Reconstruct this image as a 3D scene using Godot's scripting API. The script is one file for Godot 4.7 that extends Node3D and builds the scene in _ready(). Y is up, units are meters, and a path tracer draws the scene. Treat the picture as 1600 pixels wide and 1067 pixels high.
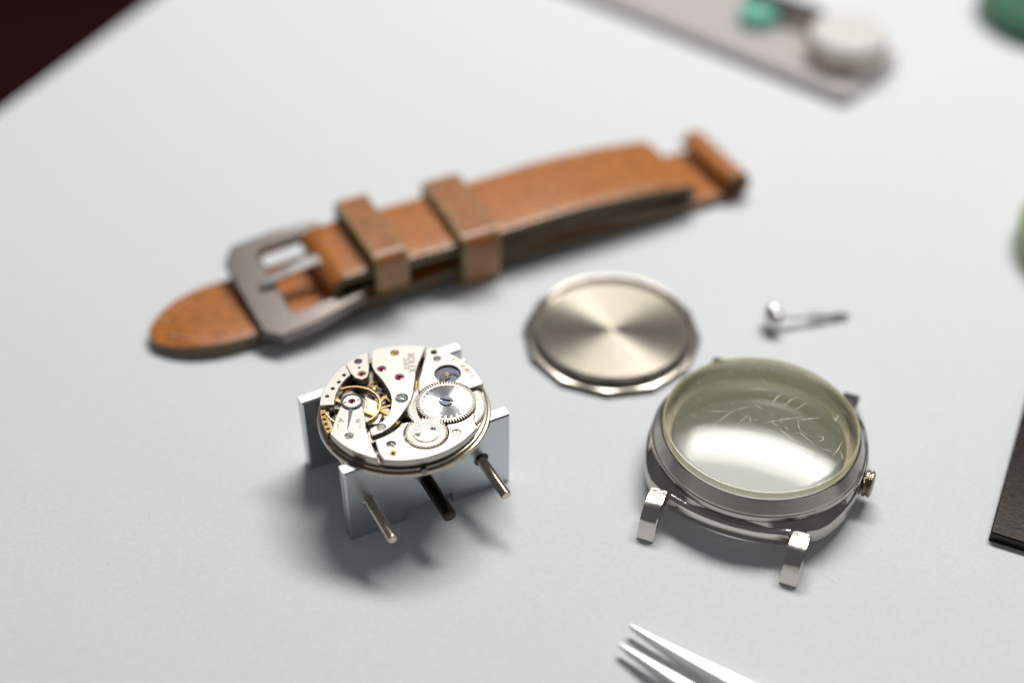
extends Node3D
# A watchmaker's bench: everything below is written in millimetres and committed in metres.

const MM := 0.001
var M := {}
var rng := RandomNumberGenerator.new()
var used := {}


# ---------------------------------------------------------------- triangle soup
class Soup:
	var p := PackedVector3Array()
	var c := PackedColorArray()
	var u := PackedVector2Array()
	var org := Vector3.ZERO
	var coloured := false
	var has_uv := false

	func tri(a: Vector3, b: Vector3, d: Vector3, out: Vector3, col := Color.WHITE) -> void:
		if (b - a).cross(d - a).dot(out) < 0.0:
			var s := b
			b = d
			d = s
		p.append(a - org)
		p.append(b - org)
		p.append(d - org)
		for k in 3:
			c.append(col)
			u.append(Vector2.ZERO)

	func quad(a: Vector3, b: Vector3, d: Vector3, e: Vector3, out: Vector3, col := Color.WHITE) -> void:
		tri(a, b, d, out, col)
		tri(a, d, e, out, col)

	# quad with texture coordinates, one for each corner; corners run round the face
	func quad_uv(a: Vector3, b: Vector3, d: Vector3, e: Vector3, out: Vector3, ua: Vector2, ub: Vector2, ud: Vector2, ue: Vector2) -> void:
		has_uv = true
		var flip := (b - a).cross(d - a).dot(out) + (d - a).cross(e - a).dot(out) < 0.0
		var q := [[a, ua], [b, ub], [d, ud], [a, ua], [d, ud], [e, ue]]
		if flip:
			q = [[a, ua], [d, ud], [b, ub], [a, ua], [e, ue], [d, ud]]
		for v in q:
			p.append(v[0] - org)
			u.append(v[1])
			c.append(Color.WHITE)

	func mesh(smooth_deg: float) -> ArrayMesh:
		var n := p.size() / 3
		var fn := PackedVector3Array()
		fn.resize(n)
		var keys := {}
		var id := PackedInt32Array()
		id.resize(p.size())
		var lists := []
		for t in n:
			fn[t] = (p[t * 3 + 1] - p[t * 3]).cross(p[t * 3 + 2] - p[t * 3])
			for k in 3:
				var v := p[t * 3 + k]
				var key := Vector3i(roundi(v.x * 2000.0), roundi(v.y * 2000.0), roundi(v.z * 2000.0))
				var at: int = keys.get(key, -1)
				if at < 0:
					at = lists.size()
					keys[key] = at
					lists.append(PackedInt32Array())
				lists[at].append(t)
				id[t * 3 + k] = at
		var unit := PackedVector3Array()
		unit.resize(n)
		for t in n:
			unit[t] = fn[t].normalized()
		var lim := cos(deg_to_rad(smooth_deg))
		var vn := PackedVector3Array()
		vn.resize(p.size())
		var vp := PackedVector3Array()
		vp.resize(p.size())
		var vu := PackedVector2Array()
		vu.resize(p.size())
		var vc := PackedColorArray()
		vc.resize(p.size())
		for t in n:
			for k in 3:
				var i := t * 3 + k
				var s := Vector3.ZERO
				for o in lists[id[i]]:
					if unit[o].dot(unit[t]) > lim:
						s += fn[o]
				if s.length_squared() < 1e-20:
					s = unit[t]
				# front faces run clockwise
				var j: int = t * 3 + [0, 2, 1][k]
				vn[j] = s.normalized()
				vp[j] = p[i] * 0.001
				vu[j] = u[i]
				vc[j] = c[i]
		var a := []
		a.resize(Mesh.ARRAY_MAX)
		a[Mesh.ARRAY_VERTEX] = vp
		a[Mesh.ARRAY_NORMAL] = vn
		if has_uv:
			a[Mesh.ARRAY_TEX_UV] = vu
		if coloured:
			a[Mesh.ARRAY_COLOR] = vc
		var m := ArrayMesh.new()
		m.add_surface_from_arrays(Mesh.PRIMITIVE_TRIANGLES, a)
		return m


# ---------------------------------------------------------------- naming
func numbered(called: String) -> String:
	used[called] = used.get(called, -1) + 1
	return called if used[called] == 0 else "%s_%03d" % [called, used[called]]


func thing(called: String, label: String, category: String, at: Vector3, turn := 0.0, group := "") -> Node3D:
	var o := Node3D.new()
	o.name = numbered(called)
	add_child(o)
	o.position = at * MM
	o.rotation_degrees.y = turn
	o.set_meta("label", label)
	o.set_meta("category", category)
	if group:
		o.set_meta("group", group)
	return o


func part(s: Soup, called: String, mat: Material, parent: Node, smooth := 40.0) -> MeshInstance3D:
	var o := MeshInstance3D.new()
	o.mesh = s.mesh(smooth)
	o.name = called
	o.material_override = null
	o.mesh.surface_set_material(0, mat)
	parent.add_child(o, true)
	return o


func soup(h := 0.0) -> Soup:
	var s := Soup.new()
	s.org = Vector3(0, h, 0)
	return s


# ---------------------------------------------------------------- shapes
# profile: (radius, height) pairs, outline walked with the solid on its left hand or right hand; centre tells inside
func lathe(s: Soup, prof: Array, seg := 64, cx := 0.0, cz := 0.0, closed := true, inside := Vector2(-1, 0)) -> void:
	var n := prof.size()
	var mid := Vector2.ZERO
	for q in prof:
		mid += q
	mid /= n
	var area := 0.0
	for i in n:
		var a: Vector2 = prof[i]
		var b: Vector2 = prof[(i + 1) % n]
		area += a.x * b.y - b.x * a.y
	var last := n if closed else n - 1
	for i in last:
		var a: Vector2 = prof[i]
		var b: Vector2 = prof[(i + 1) % n]
		var d := b - a
		if d.length() < 1e-6 or (a.x < 1e-6 and b.x < 1e-6):
			continue
		var out2 := Vector2(d.y, -d.x) * signf(area)
		for k in seg:
			var t0 := TAU * k / seg
			var t1 := TAU * (k + 1) / seg
			var tm := (t0 + t1) * 0.5
			var out := Vector3(cos(tm) * out2.x, out2.y, sin(tm) * out2.x)
			var p0 := Vector3(cx + a.x * cos(t0), a.y, cz + a.x * sin(t0))
			var p1 := Vector3(cx + a.x * cos(t1), a.y, cz + a.x * sin(t1))
			var p2 := Vector3(cx + b.x * cos(t1), b.y, cz + b.x * sin(t1))
			var p3 := Vector3(cx + b.x * cos(t0), b.y, cz + b.x * sin(t0))
			if a.x < 1e-6:
				s.tri(p0, p2, p3, out)
			elif b.x < 1e-6:
				s.tri(p0, p1, p2, out)
			else:
				s.quad(p0, p1, p2, p3, out)


# flat or conical ring with polar texture coordinates, so that brushing can run round it or outwards
func polar_ring(s: Soup, r0: float, y0: float, r1: float, y1: float, seg := 96, rings := 3, cx := 0.0, cz := 0.0) -> void:
	for j in rings:
		var f0 := float(j) / rings
		var f1 := float(j + 1) / rings
		for k in seg:
			var t0 := TAU * k / seg
			var t1 := TAU * (k + 1) / seg
			var ra := lerpf(r0, r1, f0)
			var rb := lerpf(r0, r1, f1)
			var ya := lerpf(y0, y1, f0)
			var yb := lerpf(y0, y1, f1)
			s.quad_uv(Vector3(cx + ra * cos(t0), ya, cz + ra * sin(t0)), Vector3(cx + ra * cos(t1), ya, cz + ra * sin(t1)), Vector3(cx + rb * cos(t1), yb, cz + rb * sin(t1)), Vector3(cx + rb * cos(t0), yb, cz + rb * sin(t0)), Vector3.UP,
				Vector2(float(k) / seg, f0), Vector2(float(k + 1) / seg, f0), Vector2(float(k + 1) / seg, f1), Vector2(float(k) / seg, f1))


func signed_area(q: PackedVector2Array) -> float:
	var a := 0.0
	for i in q.size():
		var b := q[(i + 1) % q.size()]
		a += q[i].x * b.y - b.x * q[i].y
	return a * 0.5


func circle(cx: float, cz: float, r: float, n := 20) -> PackedVector2Array:
	var q := PackedVector2Array()
	for k in n:
		q.append(Vector2(cx + r * cos(TAU * k / n), cz + r * sin(TAU * k / n)))
	return q


# moves every point of a loop sideways by d (inwards for a positive loop)
func inset(q: PackedVector2Array, d: float) -> PackedVector2Array:
	var r := PackedVector2Array()
	var n := q.size()
	for i in n:
		var a := (q[i] - q[(i + n - 1) % n]).normalized()
		var b := (q[(i + 1) % n] - q[i]).normalized()
		var na := Vector2(-a.y, a.x)
		var nb := Vector2(-b.y, b.x)
		var m := na + nb
		var l := m.length_squared()
		m = na if l < 0.3 else m * (2.0 / l)
		r.append(q[i] + m * d)
	return r


func cross2(a: Vector2, b: Vector2, c: Vector2) -> float:
	return (b.x - a.x) * (c.y - a.y) - (b.y - a.y) * (c.x - a.x)


# whether the corner i of a positive loop opens towards point b
func faces_in(q: PackedVector2Array, i: int, b: Vector2) -> bool:
	var n := q.size()
	var p := q[(i + n - 1) % n]
	var a := q[i]
	var x := q[(i + 1) % n]
	if cross2(p, a, x) >= 0.0:
		return cross2(a, b, p) > 0.0 and cross2(b, a, x) > 0.0
	return not (cross2(a, b, x) >= 0.0 and cross2(b, a, p) >= 0.0)


# ear clipping of a positive loop with negative holes; returns points in threes
func triangulate(outer: PackedVector2Array, holes: Array) -> PackedVector2Array:
	var q := outer.duplicate()
	var rest := holes.duplicate()
	while rest.size():
		var best := INF
		var bh := 0
		var bi := 0
		var bj := 0
		for h in rest.size():
			var hp: PackedVector2Array = rest[h]
			for i in q.size():
				for j in hp.size():
					var d := q[i].distance_squared_to(hp[j])
					if d < best and faces_in(q, i, hp[j]):
						best = d
						bh = h
						bi = i
						bj = j
		var hole: PackedVector2Array = rest[bh]
		var joined := PackedVector2Array()
		for i in range(0, bi + 1):
			joined.append(q[i])
		for j in range(0, hole.size() + 1):
			joined.append(hole[(bj + j) % hole.size()])
		for i in range(bi, q.size()):
			joined.append(q[i])
		q = joined
		rest.remove_at(bh)
	var idx := range(q.size())
	var out := PackedVector2Array()
	var guard := 0
	var i := 0
	while idx.size() > 3 and guard < idx.size() * 3:
		var n := idx.size()
		i = i % n
		var a := q[idx[(i + n - 1) % n]]
		var b := q[idx[i]]
		var c := q[idx[(i + 1) % n]]
		var ok := cross2(a, b, c) > 1e-9
		if ok:
			for k in idx:
				var v := q[k]
				if v == a or v == b or v == c:
					continue
				if cross2(a, b, v) > 1e-7 and cross2(b, c, v) > 1e-7 and cross2(c, a, v) > 1e-7:
					ok = false
					break
		if guard > idx.size() and cross2(a, b, c) > 1e-9 and not ok:
			print('forced ', b, ' of ', q.size())
			ok = true
		if ok or absf(cross2(a, b, c)) <= 1e-9:
			if ok:
				out.append_array(PackedVector2Array([a, b, c]))
			idx.remove_at(i)
			guard = 0
			i = maxi(i - 1, 0)
		else:
			i += 1
			guard += 1
	if idx.size() == 3:
		out.append_array(PackedVector2Array([q[idx[0]], q[idx[1]], q[idx[2]]]))
	return out


# upright plate over an outline in (x, z), with holes, its upper edges bevelled
func plate(s: Soup, outline: PackedVector2Array, holes: Array, y0: float, y1: float, bevel := 0.08, bottom := false) -> void:
	var o := outline.duplicate()
	if signed_area(o) < 0.0:
		o.reverse()
	var hs := []
	for h in holes:
		var g: PackedVector2Array = h.duplicate()
		if signed_area(g) > 0.0:
			g.reverse()
		hs.append(g)
	var top_o := inset(o, bevel) if bevel > 0.0 else o
	var top_h := []
	for g in hs:
		top_h.append(inset(g, bevel * 0.5) if bevel > 0.0 else g)
	var t := triangulate(top_o, top_h)
	for k in t.size() / 3:
		s.tri(Vector3(t[k * 3].x, y1, t[k * 3].y), Vector3(t[k * 3 + 1].x, y1, t[k * 3 + 1].y), Vector3(t[k * 3 + 2].x, y1, t[k * 3 + 2].y), Vector3.UP)
	if bottom:
		var b := triangulate(o, hs)
		for k in b.size() / 3:
			s.tri(Vector3(b[k * 3].x, y0, b[k * 3].y), Vector3(b[k * 3 + 1].x, y0, b[k * 3 + 1].y), Vector3(b[k * 3 + 2].x, y0, b[k * 3 + 2].y), Vector3.DOWN)
	var loops := [[o, top_o, bevel]]
	for k in hs.size():
		loops.append([hs[k], top_h[k], bevel * 0.5])
	for l in loops:
		var a: PackedVector2Array = l[0]
		var tp: PackedVector2Array = l[1]
		var ym: float = y1 - l[2]
		for i in a.size():
			var j := (i + 1) % a.size()
			var d := a[j] - a[i]
			var out := Vector3(d.y, 0.0, -d.x)
			s.quad(Vector3(a[i].x, y0, a[i].y), Vector3(a[j].x, y0, a[j].y), Vector3(a[j].x, ym, a[j].y), Vector3(a[i].x, ym, a[i].y), out)
			if l[2] > 0.0:
				s.quad(Vector3(a[i].x, ym, a[i].y), Vector3(a[j].x, ym, a[j].y), Vector3(tp[j].x, y1, tp[j].y), Vector3(tp[i].x, y1, tp[i].y), out.normalized() + Vector3.UP * 0.5)


# toothed ring about (cx, cz)
func gear(s: Soup, cx: float, cz: float, n: int, r_root: float, r_tip: float, r_in: float, y0: float, y1: float, turn := 0.0, lean := 0.0) -> void:
	var o := PackedVector2Array()
	var inn := PackedVector2Array()
	for k in n:
		for f in [[0.0, r_root], [0.30, r_root], [0.42 + lean, r_tip], [0.72 + lean, r_tip], [0.92, r_root]]:
			var a: float = turn + TAU * (k + f[0]) / n
			o.append(Vector2(cx + f[1] * cos(a), cz + f[1] * sin(a)))
			inn.append(Vector2(cx + r_in * cos(a), cz + r_in * sin(a)))
	for i in o.size():
		var j := (i + 1) % o.size()
		var d := o[j] - o[i]
		var out := Vector3(d.y, 0, -d.x)
		s.quad(Vector3(o[i].x, y0, o[i].y), Vector3(o[j].x, y0, o[j].y), Vector3(o[j].x, y1, o[j].y), Vector3(o[i].x, y1, o[i].y), out)
		s.quad(Vector3(o[i].x, y1, o[i].y), Vector3(o[j].x, y1, o[j].y), Vector3(inn[j].x, y1, inn[j].y), Vector3(inn[i].x, y1, inn[i].y), Vector3.UP)
		s.quad(Vector3(o[i].x, y0, o[i].y), Vector3(o[j].x, y0, o[j].y), Vector3(inn[j].x, y0, inn[j].y), Vector3(inn[i].x, y0, inn[i].y), Vector3.DOWN)
		s.quad(Vector3(inn[i].x, y0, inn[i].y), Vector3(inn[j].x, y0, inn[j].y), Vector3(inn[j].x, y1, inn[j].y), Vector3(inn[i].x, y1, inn[i].y), Vector3(cx - inn[i].x, 0, cz - inn[i].y))


# bar of rectangular section between two points, w wide and h high
func bar(s: Soup, a: Vector3, b: Vector3, w: float, h: float) -> void:
	var d := (b - a).normalized()
	var side := d.cross(Vector3.UP).normalized() * w * 0.5
	var up := side.cross(d).normalized() * h * 0.5
	var c := []
	for e in [a, b]:
		for q in [[-1, -1], [1, -1], [1, 1], [-1, 1]]:
			c.append(e + side * q[0] + up * q[1])
	for k in 4:
		var l := (k + 1) % 4
		var out: Vector3 = (c[k] + c[l]) * 0.5 - a
		s.quad(c[k], c[l], c[4 + l], c[4 + k], out)
	s.quad(c[0], c[1], c[2], c[3], -d)
	s.quad(c[4], c[5], c[6], c[7], d)


# round rod along a path; rad gives the radius at each point
func tube(s: Soup, path: Array, rad: Array, n := 16) -> void:
	var rings := []
	var ref := Vector3.UP
	for i in path.size():
		var d: Vector3 = (path[mini(i + 1, path.size() - 1)] - path[maxi(i - 1, 0)]).normalized()
		if absf(d.dot(ref)) > 0.95:
			ref = Vector3.RIGHT
		var x := d.cross(ref).normalized()
		var y := x.cross(d).normalized()
		var r := []
		for k in n:
			r.append(path[i] + (x * cos(TAU * k / n) + y * sin(TAU * k / n)) * rad[i])
		rings.append(r)
	for i in path.size() - 1:
		for k in n:
			var l := (k + 1) % n
			var along: Vector3 = path[i + 1] - path[i]
			var out: Vector3 = (rings[i][k] + rings[i][l]) * 0.5 - path[i]
			if along.length() < 1e-4 or rad[i + 1] != rad[i]:
				out = out.normalized() * along.length() + along.normalized() * (rad[i] - rad[i + 1]) * 1.0
				if along.length() < 0.02:
					out = along.normalized() * (rad[i] - rad[i + 1])
			s.quad(rings[i][k], rings[i][l], rings[i + 1][l], rings[i + 1][k], out)
	for e in [0, path.size() - 1]:
		var d: Vector3 = path[0] - path[1] if e == 0 else path[e] - path[e - 1]
		for k in n:
			s.tri(path[e], rings[e][k], rings[e][(k + 1) % n], d)


# lathe whose axis runs from a towards dir; prof holds (along, radius)
func rod(s: Soup, a: Vector3, dir: Vector3, prof: Array, n := 32, knurl := 0.0, teeth := 24) -> void:
	var d := dir.normalized()
	var x := d.cross(Vector3.UP).normalized()
	var y := x.cross(d).normalized()
	for i in prof.size() - 1:
		var q0: Vector2 = prof[i]
		var q1: Vector2 = prof[i + 1]
		for k in n:
			var t0 := TAU * k / n
			var t1 := TAU * (k + 1) / n
			var k0 := 1.0 - knurl * (0.5 + 0.5 * cos(t0 * teeth)) if q0.y > 1.0 else 1.0
			var k1 := 1.0 - knurl * (0.5 + 0.5 * cos(t1 * teeth)) if q0.y > 1.0 else 1.0
			var e0 := x * cos(t0) + y * sin(t0)
			var e1 := x * cos(t1) + y * sin(t1)
			var out := (e0 + e1) * (q1.x - q0.x) - d * (q1.y - q0.y) * 2.0
			if (q1 - q0).length() < 1e-6:
				continue
			var p0 := a + d * q0.x + e0 * q0.y * k0
			var p1 := a + d * q0.x + e1 * q0.y * k1
			var p2 := a + d * q1.x + e1 * q1.y * k1
			var p3 := a + d * q1.x + e0 * q1.y * k0
			if q0.y < 1e-5:
				s.tri(p0, p2, p3, out)
			elif q1.y < 1e-5:
				s.tri(p0, p1, p2, out)
			else:
				s.quad(p0, p1, p2, p3, out)


# box with chamfered edges
func block(s: Soup, lo: Vector3, hi: Vector3, ch := 0.2) -> void:
	var o := PackedVector2Array([Vector2(lo.x, lo.z), Vector2(hi.x, lo.z), Vector2(hi.x, hi.z), Vector2(lo.x, hi.z)])
	var o2 := PackedVector2Array([Vector2(lo.x + ch, lo.z), Vector2(hi.x - ch, lo.z), Vector2(hi.x, lo.z + ch), Vector2(hi.x, hi.z - ch), Vector2(hi.x - ch, hi.z), Vector2(lo.x + ch, hi.z), Vector2(lo.x, hi.z - ch), Vector2(lo.x, lo.z + ch)])
	plate(s, o2 if ch > 0.0 else o, [], lo.y, hi.y, ch, true)


# leather band: path of (along, height) points, half width and thickness at each point
func band(s: Soup, path: Array, half: Array, thick: Array, face: Color, edge: Color, back: Color, crown := 0.35, turned := 1 << 30) -> void:
	s.coloured = true
	var sec := []  # (across -1..1, through -1..1, bulge, colour)
	var ring_col := []
	for k in 11:
		var f := -0.93 + 1.86 * k / 10.0
		sec.append(Vector3(f, 1.0, 1.0 - pow(absf(f), 4.0)))
	for k in 5:
		var a := PI / 2 - PI * (k + 1) / 6.0
		sec.append(Vector3(0.93 + 0.07 * cos(a), sin(a), 0.0))
	for k in 7:
		sec.append(Vector3(0.93 - 1.86 * k / 6.0, -1.0, 0.0))
	for k in 5:
		var a := -PI / 2 - PI * (k + 1) / 6.0
		sec.append(Vector3(-0.93 + 0.07 * cos(a), sin(a), 0.0))
	for k in sec.size():
		ring_col.append(face if k < 10 else edge if k < 16 else back if k < 22 else edge)
	var rings := []
	for i in path.size():
		var d: Vector2 = (path[mini(i + 1, path.size() - 1)] - path[maxi(i - 1, 0)]).normalized()
		var up := Vector2(-d.y, d.x)
		var r := []
		for q in sec:
			var o: Vector2 = path[i] + up * (q.y * thick[i] * 0.5 + q.z * crown)
			r.append(Vector3(o.x, o.y, q.x * half[i]))
		rings.append(r)
	var n := sec.size()
	for i in path.size() - 1:
		var mid := Vector3(path[i].x + path[i + 1].x, path[i].y + path[i + 1].y, 0.0) * 0.5
		for k in n:
			var l := (k + 1) % n
			var cen: Vector3 = (rings[i][k] + rings[i][l] + rings[i + 1][l] + rings[i + 1][k]) * 0.25
			var out := cen - mid
			out.z *= 1.0 if k >= 10 and (k < 16 or k >= 22) else 0.0
			if k < 10 or (k >= 16 and k < 22):
				var d: Vector2 = (path[i + 1] - path[i]).normalized()
				out = Vector3(-d.y, d.x, 0) * (1.0 if k < 10 else -1.0)
			s.quad(rings[i][k], rings[i][l], rings[i + 1][l], rings[i + 1][k], out, face if i >= turned and k >= 16 and k < 22 else ring_col[k])
	for e in [0, path.size() - 1]:
		var d: Vector2 = path[0] - path[1] if e == 0 else path[e] - path[e - 1]
		var cen := Vector3(path[e].x, path[e].y, 0)
		for k in n:
			s.tri(cen, rings[e][k], rings[e][(k + 1) % n], Vector3(d.x, d.y, 0), edge)


# smooth path through (along, height) points
func spline(pts: Array, step := 1.5) -> Array:
	var c := Curve2D.new()
	for i in pts.size():
		var t: Vector2 = (pts[mini(i + 1, pts.size() - 1)] - pts[maxi(i - 1, 0)]) / 6.0
		c.add_point(pts[i], -t, t)
	var out := []
	var l := c.get_baked_length()
	var n := int(l / step) + 1
	for k in n + 1:
		out.append(c.sample_baked(l * k / n, true))
	return out


func arc_points(cx: float, cy: float, r: float, a0: float, a1: float, n: int) -> Array:
	var out := []
	for k in n + 1:
		var a := deg_to_rad(lerpf(a0, a1, float(k) / n))
		out.append(Vector2(cx + r * cos(a), cy + r * sin(a)))
	return out


func poly(flat: Array) -> PackedVector2Array:
	var q := PackedVector2Array()
	for k in flat.size() / 2:
		q.append(Vector2(flat[k * 2], flat[k * 2 + 1]))
	return q


# ---------------------------------------------------------------- materials
func noise_image(size: int, freq: float, seed_: int, octaves: int, lo: Color, hi: Color, stretch := Vector2.ONE) -> ImageTexture:
	var n := FastNoiseLite.new()
	n.seed = seed_
	n.frequency = 1.0
	n.noise_type = FastNoiseLite.TYPE_SIMPLEX_SMOOTH
	n.fractal_octaves = octaves
	var im := Image.create(size, size, false, Image.FORMAT_RGB8)
	# a torus in 4-D would be seamless; two mirrored axes of 3-D noise do as well at this size
	for y in size:
		for x in size:
			var a := TAU * x / size
			var fx := float(y) / size
			var w := minf(fx, 1.0 - fx) * 2.0
			var v := n.get_noise_3d(cos(a) * freq * stretch.x / TAU * 2.0, sin(a) * freq * stretch.x / TAU * 2.0, w * freq * stretch.y)
			im.set_pixel(x, y, lo.lerp(hi, clampf(v * 0.75 + 0.5, 0.0, 1.0)))
	im.generate_mipmaps()
	return ImageTexture.create_from_image(im)


func srgb(r: float, g: float, b: float, a := 1.0) -> Color:
	return Color(r / 255.0, g / 255.0, b / 255.0, a)


func metal(col: Color, rough: float, tex: Texture2D = null, tile := 100.0) -> StandardMaterial3D:
	var m := StandardMaterial3D.new()
	m.albedo_color = col
	m.metallic = 1.0
	m.roughness = rough
	if tex:
		m.roughness_texture = tex
		m.roughness_texture_channel = BaseMaterial3D.TEXTURE_CHANNEL_RED
		m.uv1_triplanar = true
		m.uv1_scale = Vector3.ONE * tile
	return m


func plain(col: Color, rough: float) -> StandardMaterial3D:
	var m := StandardMaterial3D.new()
	m.albedo_color = col
	m.roughness = rough
	return m


func make_materials() -> void:
	var grit := noise_image(256, 26.0, 3, 4, Color(0.55, 0.55, 0.55), Color(1, 1, 1))
	var blotch := noise_image(256, 5.0, 11, 5, Color(0.5, 0.5, 0.5), Color(1, 1, 1))
	var brushed := noise_image(256, 40.0, 5, 3, Color(0.5, 0.5, 0.5), Color(1, 1, 1), Vector2(0.15, 4.0))

	var t := plain(srgb(232, 236, 239), 0.62)
	t.albedo_texture = noise_image(512, 30.0, 21, 4, Color(0.965, 0.965, 0.965), Color(1, 1, 1))
	t.uv1_triplanar = true
	t.uv1_scale = Vector3.ONE * 14.0
	t.heightmap_enabled = true
	t.heightmap_texture = grit
	t.heightmap_scale = 0.001
	t.metallic_specular = 0.3
	M.table = t
	M.floor = plain(srgb(74, 10, 12), 0.9)

	M.nickel = metal(srgb(186, 181, 175), 0.55, grit, 160.0)
	M.nickel_side = metal(srgb(180, 169, 156), 0.34, grit, 160.0)
	M.steel = metal(srgb(224, 222, 220), 0.16, blotch, 90.0)
	M.mirror = metal(srgb(238, 236, 234), 0.14)
	M.blued = metal(srgb(112, 116, 128), 0.22)
	M.brass = metal(srgb(218, 188, 126), 0.26, grit, 160.0)
	M.gilt = metal(srgb(216, 188, 138), 0.3)
	var sun := metal(srgb(204, 205, 208), 0.40)
	sun.anisotropy_enabled = true
	sun.anisotropy = 0.94
	sun.roughness_texture = noise_image(256, 40.0, 6, 3, Color(0.5, 0.5, 0.5), Color(1, 1, 1), Vector2(6.0, 0.1))
	M.sunray = sun
	var ruby := plain(srgb(150, 24, 84), 0.08)
	ruby.clearcoat_enabled = true
	ruby.clearcoat = 0.6
	ruby.clearcoat_roughness = 0.05
	M.ruby = ruby
	M.ink = plain(srgb(92, 84, 78), 0.7)

	M.alu = metal(srgb(198, 203, 206), 0.46, grit, 120.0)
	M.pin = metal(srgb(206, 196, 180), 0.2)
	M.black_steel = metal(srgb(62, 58, 54), 0.38)

	var cs := metal(srgb(184, 178, 173), 0.26, blotch, 60.0)
	cs.heightmap_enabled = true
	cs.heightmap_texture = brushed
	cs.heightmap_scale = 0.0016
	M.case_steel = cs
	var cp := metal(srgb(206, 200, 194), 0.17, blotch, 70.0)
	cp.heightmap_enabled = true
	cp.heightmap_texture = blotch
	cp.heightmap_scale = 0.004
	M.case_polished = cp
	var bz := metal(srgb(176, 168, 162), 0.34)
	bz.anisotropy_enabled = true
	bz.anisotropy = -0.8
	bz.roughness_texture = noise_image(256, 30.0, 9, 4, Color(0.5, 0.5, 0.5), Color(1, 1, 1), Vector2(0.4, 2.0))
	M.bezel_brushed = bz
	M.crown_metal = metal(srgb(150, 138, 120), 0.24)
	var acr := StandardMaterial3D.new()
	acr.albedo_color = Color(0.92, 0.92, 0.77, 0.09)
	acr.roughness = 0.08
	acr.metallic_specular = 0.31
	acr.transparency = BaseMaterial3D.TRANSPARENCY_ALPHA
	M.acrylic = acr
	var ae: StandardMaterial3D = acr.duplicate()
	ae.albedo_color = Color(0.90, 0.88, 0.70, 0.42)
	M.acrylic_edge = ae
	M.scratch = plain(srgb(226, 224, 206), 0.6)

	var cb := metal(srgb(158, 151, 140), 0.54)
	cb.anisotropy_enabled = true
	cb.anisotropy = -0.9
	cb.roughness_texture = noise_image(256, 60.0, 8, 3, Color(0.55, 0.55, 0.55), Color(1, 1, 1), Vector2(0.2, 3.0))
	M.cover_brushed = cb
	M.cover_steel = metal(srgb(182, 174, 164), 0.26, blotch, 60.0)

	var le := plain(Color.WHITE, 0.38)
	le.vertex_color_use_as_albedo = true
	le.albedo_texture = noise_image(512, 9.0, 31, 5, Color(0.72, 0.70, 0.66), Color(1, 1, 1))
	le.uv1_triplanar = true
	le.uv1_scale = Vector3.ONE * 22.0
	le.heightmap_enabled = true
	le.heightmap_texture = grit
	le.heightmap_scale = 0.006
	le.clearcoat_enabled = true
	le.clearcoat = 0.55
	le.clearcoat_roughness = 0.3
	M.leather = le
	M.thread = plain(srgb(236, 196, 158), 0.7)
	M.buckle = metal(srgb(142, 134, 130), 0.42, brushed, 60.0)

	M.grey_plate = plain(srgb(194, 187, 186), 0.4)
	M.white_cap = plain(srgb(226, 222, 220), 0.35)
	M.mint = plain(srgb(126, 205, 182), 0.35)
	M.dark_green = plain(srgb(64, 112, 84), 0.4)
	M.light_green = plain(srgb(138, 158, 104), 0.4)
	M.tool_black = metal(srgb(58, 54, 52), 0.34, brushed, 40.0)
	M.bright_steel = metal(srgb(232, 230, 228), 0.34)


# ---------------------------------------------------------------- the setting
func build_table() -> void:
	var s := soup()
	var e0 := Vector2(-154, -106.7)
	var e1 := Vector2(-122, -175.7)
	var d := (e1 - e0).normalized()
	var a := e0 - d * 420.0
	var b := e0 + d * 480.0
	plate(s, PackedVector2Array([a, b, Vector2(700, b.y), Vector2(700, 420), Vector2(a.x, 420)]), [], -24.0, 0.0, 0.8, true)
	var o := part(s, "table_top", M.table, self)
	o.set_meta("kind", "structure")
	o.set_meta("label", "pale grey white work table surface")
	var f := soup()
	f.quad(Vector3(-2500, -720, -2500), Vector3(2500, -720, -2500), Vector3(2500, -720, 2500), Vector3(-2500, -720, 2500), Vector3.UP)
	var fo := part(f, "floor", M.floor, self)
	fo.set_meta("kind", "structure")
	fo.set_meta("label", "dark reddish floor beyond the table edge")


# ---------------------------------------------------------------- movement
const MH := 18.7


func screw(parent: Node, x: float, z: float, r: float, y: float, turn: float, mat: Material, called := "screw", base := MH) -> Node:
	var s := soup(base)
	var g := r * 0.13
	var t := deg_to_rad(turn)
	var ex := Vector2(cos(t), sin(t))
	var ey := Vector2(-sin(t), cos(t))
	for sg in [-1.0, 1.0]:
		var q := PackedVector2Array()
		for k in 13:
			var a := lerpf(asin(g / r), PI - asin(g / r), k / 12.0)
			q.append(Vector2(x, z) + (ex * cos(a) + ey * sin(a) * sg) * r)
		plate(s, q, [], y - 0.3, y, r * 0.1)
	lathe(s, [Vector2(0, y - 0.9), Vector2(r * 0.97, y - 0.9), Vector2(r * 0.97, y - 0.28), Vector2(0, y - 0.28)], 24, x, z)
	return part(s, called, mat, parent)


func jewel(parent: Node, x: float, z: float, r: float, y: float) -> void:
	var s := soup(MH)
	lathe(s, [Vector2(0.16, y - 0.5), Vector2(0.2, y - 0.16), Vector2(r * 0.55, y - 0.02), Vector2(r * 0.9, y - 0.08), Vector2(r, y - 0.25), Vector2(r, y - 0.5)], 28, x, z)
	part(s, "jewel", M.ruby, parent)


func ring_part(parent: Node, called: String, mat: Material, x: float, z: float, r0: float, r1: float, y0: float, y1: float) -> MeshInstance3D:
	var s := soup(MH)
	var b := minf(0.08, (r1 - r0) * 0.25)
	lathe(s, [Vector2(r0, y0), Vector2(r1, y0), Vector2(r1, y1 - b), Vector2(r1 - b, y1), Vector2(r0 + b, y1), Vector2(r0, y1 - b)], 40, x, z)
	return part(s, called, mat, parent)


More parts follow.
